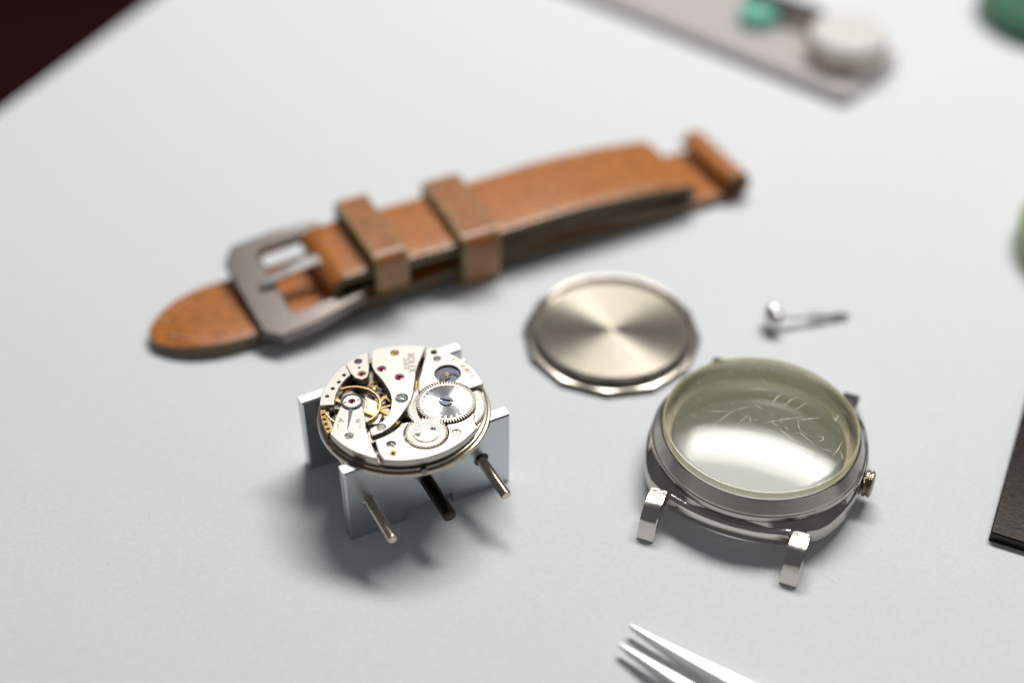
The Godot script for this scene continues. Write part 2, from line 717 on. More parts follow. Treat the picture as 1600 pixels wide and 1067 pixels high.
func lettering(parent: Node, words: String, at: Vector3, turn: float, high: float, called := "engraving") -> void:
	var t := TextMesh.new()
	var f := SystemFont.new()
	f.font_names = PackedStringArray(["Droid Sans"])
	t.font = f
	t.text = words
	t.font_size = 64
	t.pixel_size = 0.01
	t.depth = 0.02
	t.material = M.ink
	var o := MeshInstance3D.new()
	o.mesh = t
	o.name = called
	parent.add_child(o, true)
	o.position = at * MM
	o.rotation_degrees = Vector3(-90, turn, 0)
	o.scale = Vector3.ONE * (high * MM / 0.46)


func on_rim(a_deg: float, r: float) -> Vector2:
	return Vector2(r * cos(deg_to_rad(a_deg)), r * sin(deg_to_rad(a_deg)))


# outline whose points beyond radius lim are pulled onto the rim, and rim stretches filled in with an arc
func rimmed(q: PackedVector2Array, lim: float, rim: float) -> PackedVector2Array:
	var out := PackedVector2Array()
	var n := q.size()
	for i in n:
		var a := q[i]
		var b := q[(i + 1) % n]
		var ra := a.length() > lim
		if ra:
			a = a.normalized() * rim
		out.append(a)
		if ra and b.length() > lim:
			var a0 := a.angle()
			var da := angle_difference(a0, b.angle())
			var m := int(absf(rad_to_deg(da)) / 4.0)
			for k in range(1, m):
				out.append(Vector2.from_angle(a0 + da * k / m) * rim)
	return out


# what is left of an outline after the bites are taken out
func bitten(q: PackedVector2Array, bites: Array) -> Array:
	var left := [q]
	for b in bites:
		var next := []
		for piece in left:
			next.append_array(Geometry2D.clip_polygons(piece, b))
		left = next
	var out := []
	for piece in left:
		# round off the sharp horns that are left
		for thin in Geometry2D.offset_polygon(piece, -0.3, Geometry2D.JOIN_ROUND):
			for back in Geometry2D.offset_polygon(thin, 0.28, Geometry2D.JOIN_ROUND):
				var clean := PackedVector2Array()
				for p in back:
					if clean.is_empty() or (clean[-1].distance_to(p) > 0.16 and clean[0].distance_to(p) > 0.16):
						clean.append(p)
				out.append(clean)
	return out


func wheel(parent: Node, called: String, mat: Material, x: float, z: float, n: int, r: float, y0: float, y1: float, spokes: int, turn := 0.0) -> Node:
	var s := soup(MH)
	gear(s, x, z, n, r * 0.92, r, r * 0.74, y0, y1, turn)
	for k in spokes:
		var a := turn + TAU * k / spokes
		bar(s, Vector3(x + cos(a) * 0.3, (y0 + y1) * 0.5 - 0.01, z + sin(a) * 0.3), Vector3(x + cos(a) * r * 0.76, (y0 + y1) * 0.5 - 0.01, z + sin(a) * r * 0.76), r * 0.13, (y1 - y0) * 0.9)
	lathe(s, [Vector2(0, y0 - 0.2), Vector2(r * 0.2, y0 - 0.2), Vector2(r * 0.2, y1 + 0.15), Vector2(0, y1 + 0.15)], 20, x, z)
	return part(s, called, mat, parent)


func build_movement() -> void:
	var at := Vector3(-22.8, MH, 45.3)
	var w := thing("watch_movement", "round mechanical watch movement with silver bridges, brass wheels and red jewels", "watch movement", at)
	var s := soup(MH)
	lathe(s, [Vector2(0, 18.75), Vector2(17.2, 18.75), Vector2(18.15, 18.7), Vector2(18.35, 18.85), Vector2(18.35, 19.55), Vector2(18.2, 19.75), Vector2(17.75, 19.8), Vector2(17.75, 20.45), Vector2(17.6, 20.6), Vector2(17.1, 20.65), Vector2(17.1, 21.5), Vector2(15.7, 21.5), Vector2(15.5, 21.3), Vector2(15.5, 19.9), Vector2(0, 19.9)], 144)
	part(s, "main_plate", M.nickel_side, w)
	# small setting screw in the rim
	s = soup(MH)
	rod(s, Vector3(4.9, 20.1, 17.0), Vector3(0.28, 0, 0.96), [Vector2(0, 0.75), Vector2(0.85, 0.75), Vector2(0.95, 0.6), Vector2(0.95, 0)], 20)
	part(s, "rim_screw", M.blued, w)

	# raised rim on the balance side, with its row of screw holes
	s = soup(MH)
	var q := PackedVector2Array()
	for k in 19:
		q.append(on_rim(lerpf(176, 222, k / 18.0), 17.55))
	for k in 15:
		q.append(on_rim(lerpf(222, 176, k / 14.0), 14.5))
	var holes := []
	for h in [[-13.2, -8.2], [-14.1, -6.0], [-15.2, -4.0], [-16.2, -1.6]]:
		holes.append(circle(h[0], h[1], 0.42, 14))
	plate(s, q, holes, 20.4, 22.7, 0.1)
	part(s, "rim_segment", M.nickel, w)
	s = soup(MH)
	q = PackedVector2Array()
	for k in 11:
		q.append(on_rim(lerpf(150, 174, k / 10.0), 17.5))
	for k in 11:
		q.append(on_rim(lerpf(174, 150, k / 10.0), 16.3))
	holes = []
	for a in [154.0, 159.0, 164.0, 169.0]:
		var c := on_rim(a, 16.9)
		holes.append(circle(c.x, c.y, 0.36, 12))
	plate(s, q, holes, 20.4, 22.0, 0.08)
	part(s, "rim_segment", M.brass, w)

	# lower bridge pieces seen beside the balance
	s = soup(MH)
	plate(s, poly([-8.6, -3.6, -5.2, -1.6, -4.2, 1.6, -4.9, 4.9, -7.2, 5.2, -8.4, 3.6]), [], 19.9, 20.9, 0.15)
	part(s, "lower_bridge", M.nickel, w)
	s = soup(MH)
	plate(s, poly([-15.2, -1.6, -12.6, -2.8, -11.6, -0.9, -13.0, 0.6, -15.6, 0.4]), [circle(-14.0, -0.7, 0.75, 16)], 19.9, 21.0, 0.12)
	part(s, "stud_support", M.nickel, w)
	screw(w, -14.0, -0.7, 0.68, 20.95, 20, M.steel)
	s = soup(MH)
	plate(s, poly([-15.4, 2.6, -13.9, 2.2, -13.3, 3.8, -14.6, 5.0, -15.6, 4.2]), [], 19.9, 20.7, 0.2)
	part(s, "lower_bridge", M.steel, w)

	# wheels of the train
	wheel(w, "fourth_wheel", M.brass, -2.1, -0.6, 56, 3.55, 21.0, 21.35, 5, 0.25)
	wheel(w, "centre_wheel", M.brass, 2.3, 2.4, 68, 4.5, 20.7, 21.1, 5, 0.6)
	wheel(w, "third_wheel", M.brass, -6.4, -6.3, 40, 2.0, 20.6, 20.95, 4, 0.3)
	wheel(w, "escape_wheel", M.steel, -5.3, -4.0, 15, 1.7, 21.1, 21.3, 4, 0.1)
	s = soup(MH)
	lathe(s, [Vector2(0, 19.9), Vector2(0.5, 19.9), Vector2(0.5, 21.9), Vector2(0.25, 22.0), Vector2(0, 22.0)], 16, -6.8, -5.0)
	part(s, "pinion", M.gilt, w)
	s = soup(MH)
	bar(s, Vector3(-7.9, 21.0, -4.4), Vector3(-5.6, 21.0, -2.9), 0.7, 0.5)
	part(s, "pallet_fork", M.steel, w)

	# balance
	s = soup(MH)
	lathe(s, [Vector2(5.62, 21.2), Vector2(6.05, 21.2), Vector2(6.05, 21.72), Vector2(5.98, 21.8), Vector2(5.68, 21.8), Vector2(5.62, 21.72)], 96, -10.75, 0.2)
	bar(s, Vector3(-10.75 - 5.0, 21.4, 0.2 - 2.75), Vector3(-10.75 + 5.0, 21.4, 0.2 + 2.75), 0.75, 0.3)
	lathe(s, [Vector2(0, 20.6), Vector2(0.9, 20.6), Vector2(0.9, 21.7), Vector2(0, 21.7)], 24, -10.75, 0.2)
	var bal := part(s, "balance_wheel", M.gilt, w)
	for k in 12:
		var a := TAU * (k + 0.5) / 12.0
		s = soup(MH)
		rod(s, Vector3(-10.75 + 5.95 * cos(a), 21.5, 0.2 + 5.95 * sin(a)), Vector3(cos(a), 0, sin(a)), [Vector2(0, 0.2), Vector2(0.32, 0.2), Vector2(0.36, 0.0)], 8)
		if k in [3, 9, 10, 11, 0]:
			continue
		part(s, "balance_screw", M.gilt, bal)
	s = soup(MH)
	var path := []
	var rad := []
	for k in 110:
		var a := k * 0.21
		path.append(Vector3(-10.75 + (1.3 + k * 0.02) * cos(a), 21.95, 0.2 + (1.3 + k * 0.02) * sin(a)))
		rad.append(0.05)
	tube(s, path, rad, 5)
	part(s, "hairspring", M.blued, w)

	# pallet bridge, upper left
	s = soup(MH)
	q = rimmed(poly([-8.65, -15.78, -8.27, -12.68, -7.98, -10.65, -7.9, -8.9, -8.1, -7.3, -9.2, -6.4, -10.66, -7.0, -11.93, -8.63, -13.0, -10.98, -13.2, -12.0, -12.14, -13.71, -10.42, -15.09]), 17.2, 17.55)
	plate(s, q, [circle(-10.5, -12.3, 0.85), circle(-9.35, -8.3, 0.95), circle(-10.1, -10.3, 0.3, 12)], 21.5, 23.0, 0.12)
	var pb := part(s, "pallet_bridge", M.nickel, w)
	screw(pb, -10.5, -12.3, 0.74, 22.95, 15, M.steel)
	ring_part(pb, "jewel_setting", M.gilt, -9.35, -8.3, 0.7, 0.92, 22.0, 22.9)
	jewel(pb, -9.35, -8.3, 0.72, 22.9)

	# train bridge, the S in the middle
	s = soup(MH)
	q = rimmed(poly([-7.9, -16.2, -6.4, -17.0, -3.33, -18.57, -0.57, -18.71, 2.23, -18.22, 3.95, -17.52, 3.2, -14.05, 2.5, -11.32, 2.15, -8.63, 2.15, -6.63, 2.05, -4.65, 1.95, -2.04, 1.6, -0.11, 1.0, 1.49, 0.4, 3.07, -0.2, 4.5, -1.1, 6.3, -2.3, 8.1, -3.8, 9.5, -5.75, 10.5, -6.3, 9.58, -6.37, 8.36, -5.14, 7.44, -3.93, 6.20, -2.97, 4.33, -2.52, 2.44, -2.51, -0.11, -2.97, -2.37, -4.01, -4.65, -5.28, -6.96, -6.5, -8.6, -7.1, -9.8, -7.5, -11.32, -7.75, -14.05]), 17.2, 17.55)
	plate(s, q, [circle(-5.25, -9.9, 1.0), circle(-1.25, -7.25, 1.05), circle(-2.75, -15.1, 0.9), circle(-4.1, 7.95, 0.95), circle(-0.4, -0.75, 1.35)], 21.5, 23.0, 0.12)
	var tb := part(s, "train_bridge", M.nickel, w)
	for j in [[-5.25, -9.9], [-1.25, -7.25]]:
		ring_part(tb, "jewel_setting", M.nickel, j[0], j[1], 0.82, 0.95, 22.0, 22.92)
		jewel(tb, j[0], j[1], 0.82, 22.9)
	screw(tb, -2.75, -15.1, 0.8, 22.92, 8, M.brass)
	screw(tb, -4.1, 7.95, 0.84, 22.96, 4, M.mirror)
	s = soup(MH)
	lathe(s, [Vector2(0, 22.0), Vector2(1.25, 22.0), Vector2(1.25, 22.95), Vector2(1.1, 23.08), Vector2(0.55, 23.08), Vector2(0.4, 22.9), Vector2(0.3, 23.05), Vector2(0.0, 23.12)], 32, -0.4, -0.75)
	part(s, "centre_bush", M.steel, tb)
	lettering(tb, "ROLEX", Vector3(1.05, 23.0 - MH, -11.9), -84, 1.55)
	lettering(tb, "GENEVE", Vector3(-0.25, 23.0 - MH, -11.4), -84, 0.85)

	# balance cock with its regulator
	s = soup(MH)
	q = PackedVector2Array()
	for k in 15:
		var a := deg_to_rad(lerpf(160, 380, k / 14.0))
		q.append(Vector2(-10.75 + 2.35 * cos(a), 0.5 + 2.35 * sin(a)))
	q.append_array(rimmed(poly([-7.6, 5.0, -7.25, 8.05, -6.38, 11.10, -5.04, 14.70, -4.1, 17.02, -6.62, 16.2, -9.73, 14.41, -12.50, 12.01, -14.2, 9.7, -13.75, 5.27]), 16.9, 17.5))
	plate(s, q, [circle(-10.5, 10.5, 0.92), circle(-10.75, 0.5, 0.75)], 22.0, 23.0, 0.12)
	var ck := part(s, "balance_cock", M.nickel, w)
	s = soup(MH)
	plate(s, rimmed(poly([-6.9, 8.6, -6.38, 11.10, -5.04, 14.70, -4.1, 17.02, -6.62, 16.2, -9.73, 14.41, -12.50, 12.01, -14.2, 9.7, -13.9, 8.2]), 16.9, 17.3), [], 20.6, 22.02, 0.0)
	part(s, "cock_foot", M.nickel_side, ck)
	screw(ck, -10.5, 10.5, 0.84, 22.95, 25, M.mirror)
	s = soup(MH)
	lathe(s, [Vector2(1.95, 23.0), Vector2(2.35, 23.0), Vector2(2.35, 23.22), Vector2(2.25, 23.32), Vector2(2.05, 23.32), Vector2(1.95, 23.22)], 48, -10.75, 0.5)
	plate(s, poly([-11.2, 2.7, -10.3, 2.7, -10.55, 5.6, -10.85, 8.5, -11.0, 8.5, -11.1, 5.6]), [], 23.05, 23.25, 0.05)
	part(s, "regulator", M.blued, ck)
	s = soup(MH)
	lathe(s, [Vector2(0.62, 22.6), Vector2(1.9, 22.6), Vector2(1.9, 23.18), Vector2(1.8, 23.28), Vector2(0.75, 23.28), Vector2(0.62, 23.15)], 40, -10.75, 0.5)
	part(s, "end_piece", M.nickel, ck)
	jewel(ck, -10.75, 0.5, 0.6, 23.15)
	for g in [-1.35, 1.35]:
		screw(ck, -10.75 + g, 0.5 - 0.25 * g, 0.26, 23.33, 30, M.steel)
	lettering(ck, "A", Vector3(-12.55, 23.0 - MH, 6.0), 14, 1.3)
	lettering(ck, "F", Vector3(-13.0, 23.0 - MH, 7.6), 14, 0.9)
	lettering(ck, "R", Vector3(-9.0, 23.0 - MH, 6.2), -14, 1.3)
	lettering(ck, "S", Vector3(-8.5, 23.0 - MH, 7.8), -14, 0.9)
	for k in 9:
		s = soup(MH)
		var a := deg_to_rad(lerpf(68, 112, k / 8.0))
		var d := Vector3(cos(a), 0, sin(a))
		bar(s, Vector3(-10.75, 23.005, 0.5) + d * 8.0, Vector3(-10.75, 23.005, 0.5) + d * 8.6, 0.08, 0.02)
		part(s, "scale_mark", M.ink, ck)

	# barrel bridge, cut out for the ratchet wheel and the crown wheel
	q = rimmed(poly([4.25, -17.1, 6.90, -16.47, 10.65, -14.3, 13.6, -11.2, 15.8, -7.6, 16.7, -5.11, 14.2, -3.87, 15.2, -0.75, 15.45, 2.44, 14.9, 5.6, 15.6, 8.0, 13.96, 11.10, 11.48, 14.11, 9.01, 16.18, 6.53, 17.47, 3.21, 18.35, -0.14, 18.58, -3.0, 17.6, -4.1, 15.30, -4.95, 12.31, -5.05, 11.6, -3.4, 10.75, -1.58, 9.3, 0.3, 6.9, 2.0, 6.0, 3.4, 5.2, 2.75, 3.4, 2.6, 1.80, 2.6, -1.40, 3.1, -3.67, 2.91, -6.30, 3.3, -8.63, 3.5, -10.65, 4.0, -14.40]), 17.0, 17.55)
	holes = [circle(6.55, -13.2, 0.85), circle(11.4, 9.45, 0.95), circle(-1.75, 12.9, 0.98), circle(-1.2, 15.5, 0.85), circle(5.75, -15.3, 0.7, 16)]
	s = soup(MH)
	for piece in bitten(q, [circle(9.0, 0.65, 6.5, 60), circle(5.25, 9.7, 4.62, 48), circle(9.0, -8.4, 2.75, 40)]):
		var mine := []
		for h in holes:
			if Geometry2D.is_point_in_polygon(h[0], piece):
				mine.append(h)
		if absf(signed_area(piece)) > 3.0:
			plate(s, piece, mine, 21.5, 23.0, 0.12)
	var bb := part(s, "barrel_bridge", M.nickel, w)
	s = soup(MH)
	lathe(s, [Vector2(0, 20.4), Vector2(7.3, 20.4), Vector2(7.3, 22.0), Vector2(7.1, 22.15), Vector2(0, 22.15)], 64, 9.0, 0.65)
	part(s, "barrel_drum", M.nickel_side, bb)
	s = soup(MH)
	gear(s, 9.0, 0.65, 84, 7.75, 8.3, 6.9, 21.6, 22.1)
	part(s, "barrel_teeth", M.nickel, bb)
	screw(bb, 6.55, -13.2, 0.76, 22.95, 10, M.mirror)
	screw(bb, 11.4, 9.45, 0.84, 22.95, 88, M.mirror)
	screw(bb, -1.75, 12.9, 0.84, 22.7, 40, M.steel)
	ring_part(bb, "bushing", M.gilt, -1.2, 15.5, 0.5, 0.82, 22.0, 22.95)
	# click in its recess
	s = soup(MH)
	lathe(s, [Vector2(0, 21.6), Vector2(2.65, 21.6), Vector2(2.65, 22.45), Vector2(0, 22.45)], 40, 9.0, -8.4)
	var cl := part(s, "click_plate", M.blued, w)
	s = soup(MH)
	plate(s, poly([7.3, -7.3, 8.2, -8.6, 9.4, -8.9, 9.6, -7.6, 8.6, -6.4, 8.2, -5.6, 7.5, -6.0]), [], 22.45, 22.85, 0.08)
	part(s, "click", M.steel, cl)
	screw(cl, 8.9, -8.2, 0.55, 23.05, 0, M.brass)
	s = soup(MH)
	tube(s, [Vector3(9.5, 22.55, -8.6), Vector3(10.4, 22.55, -8.7), Vector3(11.3, 22.55, -8.1), Vector3(11.45, 22.55, -7.6)], [0.1, 0.1, 0.1, 0.1], 8)
	part(s, "click_spring", M.mirror, cl)
	# ratchet wheel
	s = soup(MH)
	gear(s, 9.0, 0.65, 62, 5.4, 6.25, 4.95, 22.75, 23.3, 0.0, 0.06)
	var rw := part(s, "ratchet_wheel", M.nickel, w)
	s = soup(MH)
	polar_ring(s, 0.9, 23.4, 4.85, 23.4, 96, 6, 9.0, 0.65)
	lathe(s, [Vector2(4.85, 22.8), Vector2(4.97, 22.8), Vector2(4.97, 23.34), Vector2(4.85, 23.4)], 72, 9.0, 0.65, false)
	part(s, "wheel_disc", M.sunray, rw)
	screw(rw, 9.0, 0.65, 1.5, 23.65, 15, M.blued)
	# crown wheel
	s = soup(MH)
	gear(s, 5.25, 9.7, 40, 3.75, 4.4, 2.8, 22.75, 23.2)
	var cw := part(s, "crown_wheel", M.nickel_side, w)
	s = soup(MH)
	plate(s, circle(5.25, 9.75, 2.85, 48), [circle(3.6, 10.55, 0.5, 16), circle(6.65, 8.8, 0.5, 16)], 22.5, 23.45, 0.1)
	lathe(s, [Vector2(0, 22.3), Vector2(2.8, 22.3), Vector2(2.8, 22.5), Vector2(0, 22.5)], 32, 5.25, 9.75)
	part(s, "wheel_cap", M.mirror, cw)
	var rub := "17 RUBIS"
	for k in rub.length():
		if rub[k] == " ":
			continue
		var a := lerpf(-52, -28, k / 7.0)
		var c := on_rim(a, 16.2)
		lettering(bb, rub[k], Vector3(c.x, 23.0 - MH, c.y), -a - 90, 1.15)
	# yoke spring showing in the gap between the bridges
	s = soup(MH)
	plate(s, poly([2.1, -7.5, 2.7, -7.4, 2.6, -5.0, 3.0, -3.3, 2.6, -1.6, 1.9, -1.4, 2.2, -3.4]), [], 20.6, 21.9, 0.1)
	part(s, "lever", M.brass, w)
	# winding stem stub and dial-side pin that stick out at the back
	s = soup(MH)
	rod(s, Vector3(11.2, 20.6, -13.6), Vector3(0.63, 0, -0.77), [Vector2(0, 0.9), Vector2(1.6, 0.9), Vector2(1.8, 0.7), Vector2(1.8, 0)], 20)
	part(s, "stem_stub", M.mirror, w)


# ---------------------------------------------------------------- holder
func csg_mat(n: CSGShape3D, m: Material) -> CSGShape3D:
	n.set("material", m)
	return n


func jaw(parent: Node, z0: float, z1: float, front: bool, mc: Vector2) -> void:
	var root := CSGCombiner3D.new()
	root.name = "jaw"
	parent.add_child(root, true)
	root.scale = Vector3.ONE * MM
	var ch := 0.35
	var a := CSGPolygon3D.new()
	a.name = "body"
	a.polygon = PackedVector2Array([Vector2(-18.9 + ch, -z0), Vector2(-18.9, -z0 - ch), Vector2(-18.9, -z1 + ch), Vector2(-18.9 + ch, -z1), Vector2(18.9 - ch, -z1), Vector2(18.9, -z1 + ch), Vector2(18.9, -z0 - ch), Vector2(18.9 - ch, -z0)])
	a.depth = 20.0
	a.rotation_degrees.x = -90
	a.position.y = 20.0
	a.material = M.alu
	# extrusion runs towards -z of the polygon, which points down after the turn
	root.add_child(a)
	var b := CSGPolygon3D.new()
	b.name = "edge"
	b.operation = CSGShape3D.OPERATION_INTERSECTION
	b.polygon = PackedVector2Array([Vector2(z0, 0), Vector2(z1, 0), Vector2(z1, 20 - ch), Vector2(z1 - ch, 20), Vector2(z0 + ch, 20), Vector2(z0, 20 - ch)])
	b.depth = 40.0
	b.rotation_degrees.y = -90
	b.position.x = -20.0
	b.material = M.alu
	root.add_child(b)
	var cut := CSGCylinder3D.new()
	cut.name = "seat"
	cut.operation = CSGShape3D.OPERATION_SUBTRACTION
	cut.radius = 18.42
	cut.height = 6.0
	cut.sides = 96
	cut.position = Vector3(mc.x, MH + 3.0, mc.y)
	cut.material = M.alu
	root.add_child(cut)
	for h in [[-14.0, 1.75], [11.9, 1.75], [-0.9, 1.55]]:
		var c := CSGCylinder3D.new()
		c.name = "hole"
		c.operation = CSGShape3D.OPERATION_SUBTRACTION
		c.radius = h[1] if h[0] > 0.0 and h[1] > 1.6 else h[1] * 0.86
		c.height = 12.0
		c.sides = 32
		c.rotation_degrees.x = 90
		c.position = Vector3(h[0], 9.8, (z0 + z1) * 0.5)
		c.material = M.alu
		root.add_child(c, true)
	var nb := CSGBox3D.new()
	nb.name = "notch"
	nb.operation = CSGShape3D.OPERATION_SUBTRACTION
	nb.size = Vector3(11.0, 6.0, 20.0)
	nb.position = Vector3(-0.5, 0.0, (z0 + z1) * 0.5)
	nb.material = M.alu
	root.add_child(nb)


func build_holder() -> void:
	var e := Vector3(0.886, 0, -0.463)
	var base := Vector3(-33.9, 0, 63.9) + e * 18.9
	var w := thing("movement_holder", "aluminium clamp with two jaws, steel guide pins and black screw under the movement", "movement holder", base, 27.6)
	var n := Vector3(0.463, 0, 0.886)
	var d := Vector3(-22.8, 0, 45.3) - base
	var mc := Vector2(d.dot(e), d.dot(n))
	jaw(w, -3.0, 0.0, true, mc)
	jaw(w, -26.2, -23.2, false, mc)
	for x in [-14.0, 11.9]:
		var s := soup()
		rod(s, Vector3(x, 9.8, -26.0), Vector3(0, 0, 1), [Vector2(0, 0), Vector2(0, 1.15), Vector2(37.6, 1.15), Vector2(37.9, 0.9), Vector2(37.9, 0)], 32)
		part(s, "guide_pin", M.pin, w)
	var s := soup()
	rod(s, Vector3(-14.0, 9.8, -1.0), Vector3(0, 0, 1), [Vector2(0, 1.17), Vector2(0, 1.48), Vector2(1.25, 1.48), Vector2(1.35, 1.38), Vector2(1.35, 1.17)], 32)
	part(s, "bushing", M.pin, w)
	s = soup()
	var prof := [Vector2(0, 0), Vector2(0, 1.15)]
	var z := 0.0
	while z < 37.2:
		prof.append(Vector2(z, 1.12))
		prof.append(Vector2(z + 0.18, 1.48))
		prof.append(Vector2(z + 0.26, 1.48))
		prof.append(Vector2(z + 0.44, 1.12))
		z += 0.5
	prof.append_array([Vector2(37.4, 1.15), Vector2(37.6, 1.0), Vector2(37.6, 0)])
	rod(s, Vector3(-0.9, 9.6, -26.0), Vector3(0, 0, 1), prof, 28)
	part(s, "threaded_screw", M.black_steel, w)


# ---------------------------------------------------------------- case
func cushion(a: float) -> float:
	# distance from the middle to the side: four arcs of 37.5 mm that meet in softened corners
	var q := fposmod(a + PI / 4, PI / 2) - PI / 4
	var r := 37.5
	var m := 23.7
	var cx := m - r
	var c := cos(q)
	var d := cx * c
	var t := d + sqrt(maxf(d * d - cx * cx + r * r, 0.0))
	var k := absf(absf(q) - PI / 4)
	return t - 0.35 * exp(-k * k * 260.0)


func loft(s: Soup, rings: Array, n := 192) -> void:
	# rings: [scale of the cushion 0..1 or round radius, height, roundness 0..1]
	for i in rings.size() - 1:
		for k in n:
			var pts := []
			for q in [[i, k], [i, k + 1], [i + 1, k + 1], [i + 1, k]]:
				var g: Array = rings[q[0]]
				var a: float = TAU * q[1] / n
				var r := lerpf(cushion(a) * g[0], g[3] if g.size() > 3 else 0.0, g[2])
				pts.append(Vector3(r * cos(a), g[1], r * sin(a)))
			var c: Vector3 = (pts[0] + pts[2]) * 0.5
			var e: Vector3 = (pts[3] - pts[0])
			var f: Vector3 = (pts[1] - pts[0])
			var out := e.cross(f)
			# the walk goes up the outside, over the top and down the bore
			s.quad(pts[0], pts[1], pts[2], pts[3], out if rings[0][1] < 99.0 else c)


func lug(parent: Node, x: float, sgn: float) -> void:
	var top := spline([Vector2(20.6, 7.1), Vector2(23.5, 7.0), Vector2(26.0, 6.5), Vector2(27.5, 5.2), Vector2(28.3, 3.5), Vector2(28.9, 1.8), Vector2(29.4, 0.25)], 0.5)
	var low := spline([Vector2(20.6, 4.6), Vector2(23.0, 4.6), Vector2(24.8, 3.9), Vector2(26.3, 2.6), Vector2(27.3, 1.2), Vector2(27.7, 0.0)], 0.5)
	var q := PackedVector2Array()
	for p in top:
		q.append(p)
	q.append(Vector2(29.3, 0.0))
	low.reverse()
	for p in low:
		q.append(p)
	# plate() works in (x, z): build it lying and turn it up
	var s := soup()
	var flat := soup()
	plate(flat, q, [], -1.85, 1.85, 0.22, true)
	for i in flat.p.size() / 3:
		var v := []
		for k in 3:
			var p := flat.p[i * 3 + k]
			v.append(Vector3(x + p.y, p.z, (p.x if sgn > 0.0 else 20.6 + (p.x - 20.6) * 0.86) * sgn))
		var a := flat.p[i * 3]
		var nn := (flat.p[i * 3 + 1] - a).cross(flat.p[i * 3 + 2] - a)
		s.tri(v[0], v[1], v[2], Vector3(nn.y, nn.z, nn.x * sgn))
	part(s, "lug", M.case_polished, parent, 30.0)


func dome(r: float, top: float, edge: float, rim: float) -> float:
	# height of a spherical cap at radius r
	var sag := top - edge
	var big := (rim * rim + sag * sag) / (2.0 * sag)
	return top - big + sqrt(big * big - r * r)


# a raised burr along a line on the crystal
func scratch(s: Soup, line: PackedVector2Array, wide: float) -> void:
	var prev := []
	for i in line.size():
		var p := line[i]
		if p.length() > 19.6:
			return
		var d := (line[mini(i + 1, line.size() - 1)] - line[maxi(i - 1, 0)]).normalized()
		var f := clampf(float(i) / (line.size() - 1), 0.04, 0.96)
		var side := Vector2(-d.y, d.x) * wide * sqrt(sin(PI * f)) * rng.randf_range(0.5, 1.0)
		var cur := []
		for q in [p + side, p, p - side]:
			cur.append(Vector3(q.x, dome(q.length(), 17.2, 14.7, 20.1) + (0.03 if cur.size() == 1 else 0.006), q.y))
		if prev.size():
			s.quad(prev[0], cur[0], cur[1], prev[1], Vector3.UP)
			s.quad(prev[1], cur[1], cur[2], prev[2], Vector3.UP)
		prev = cur


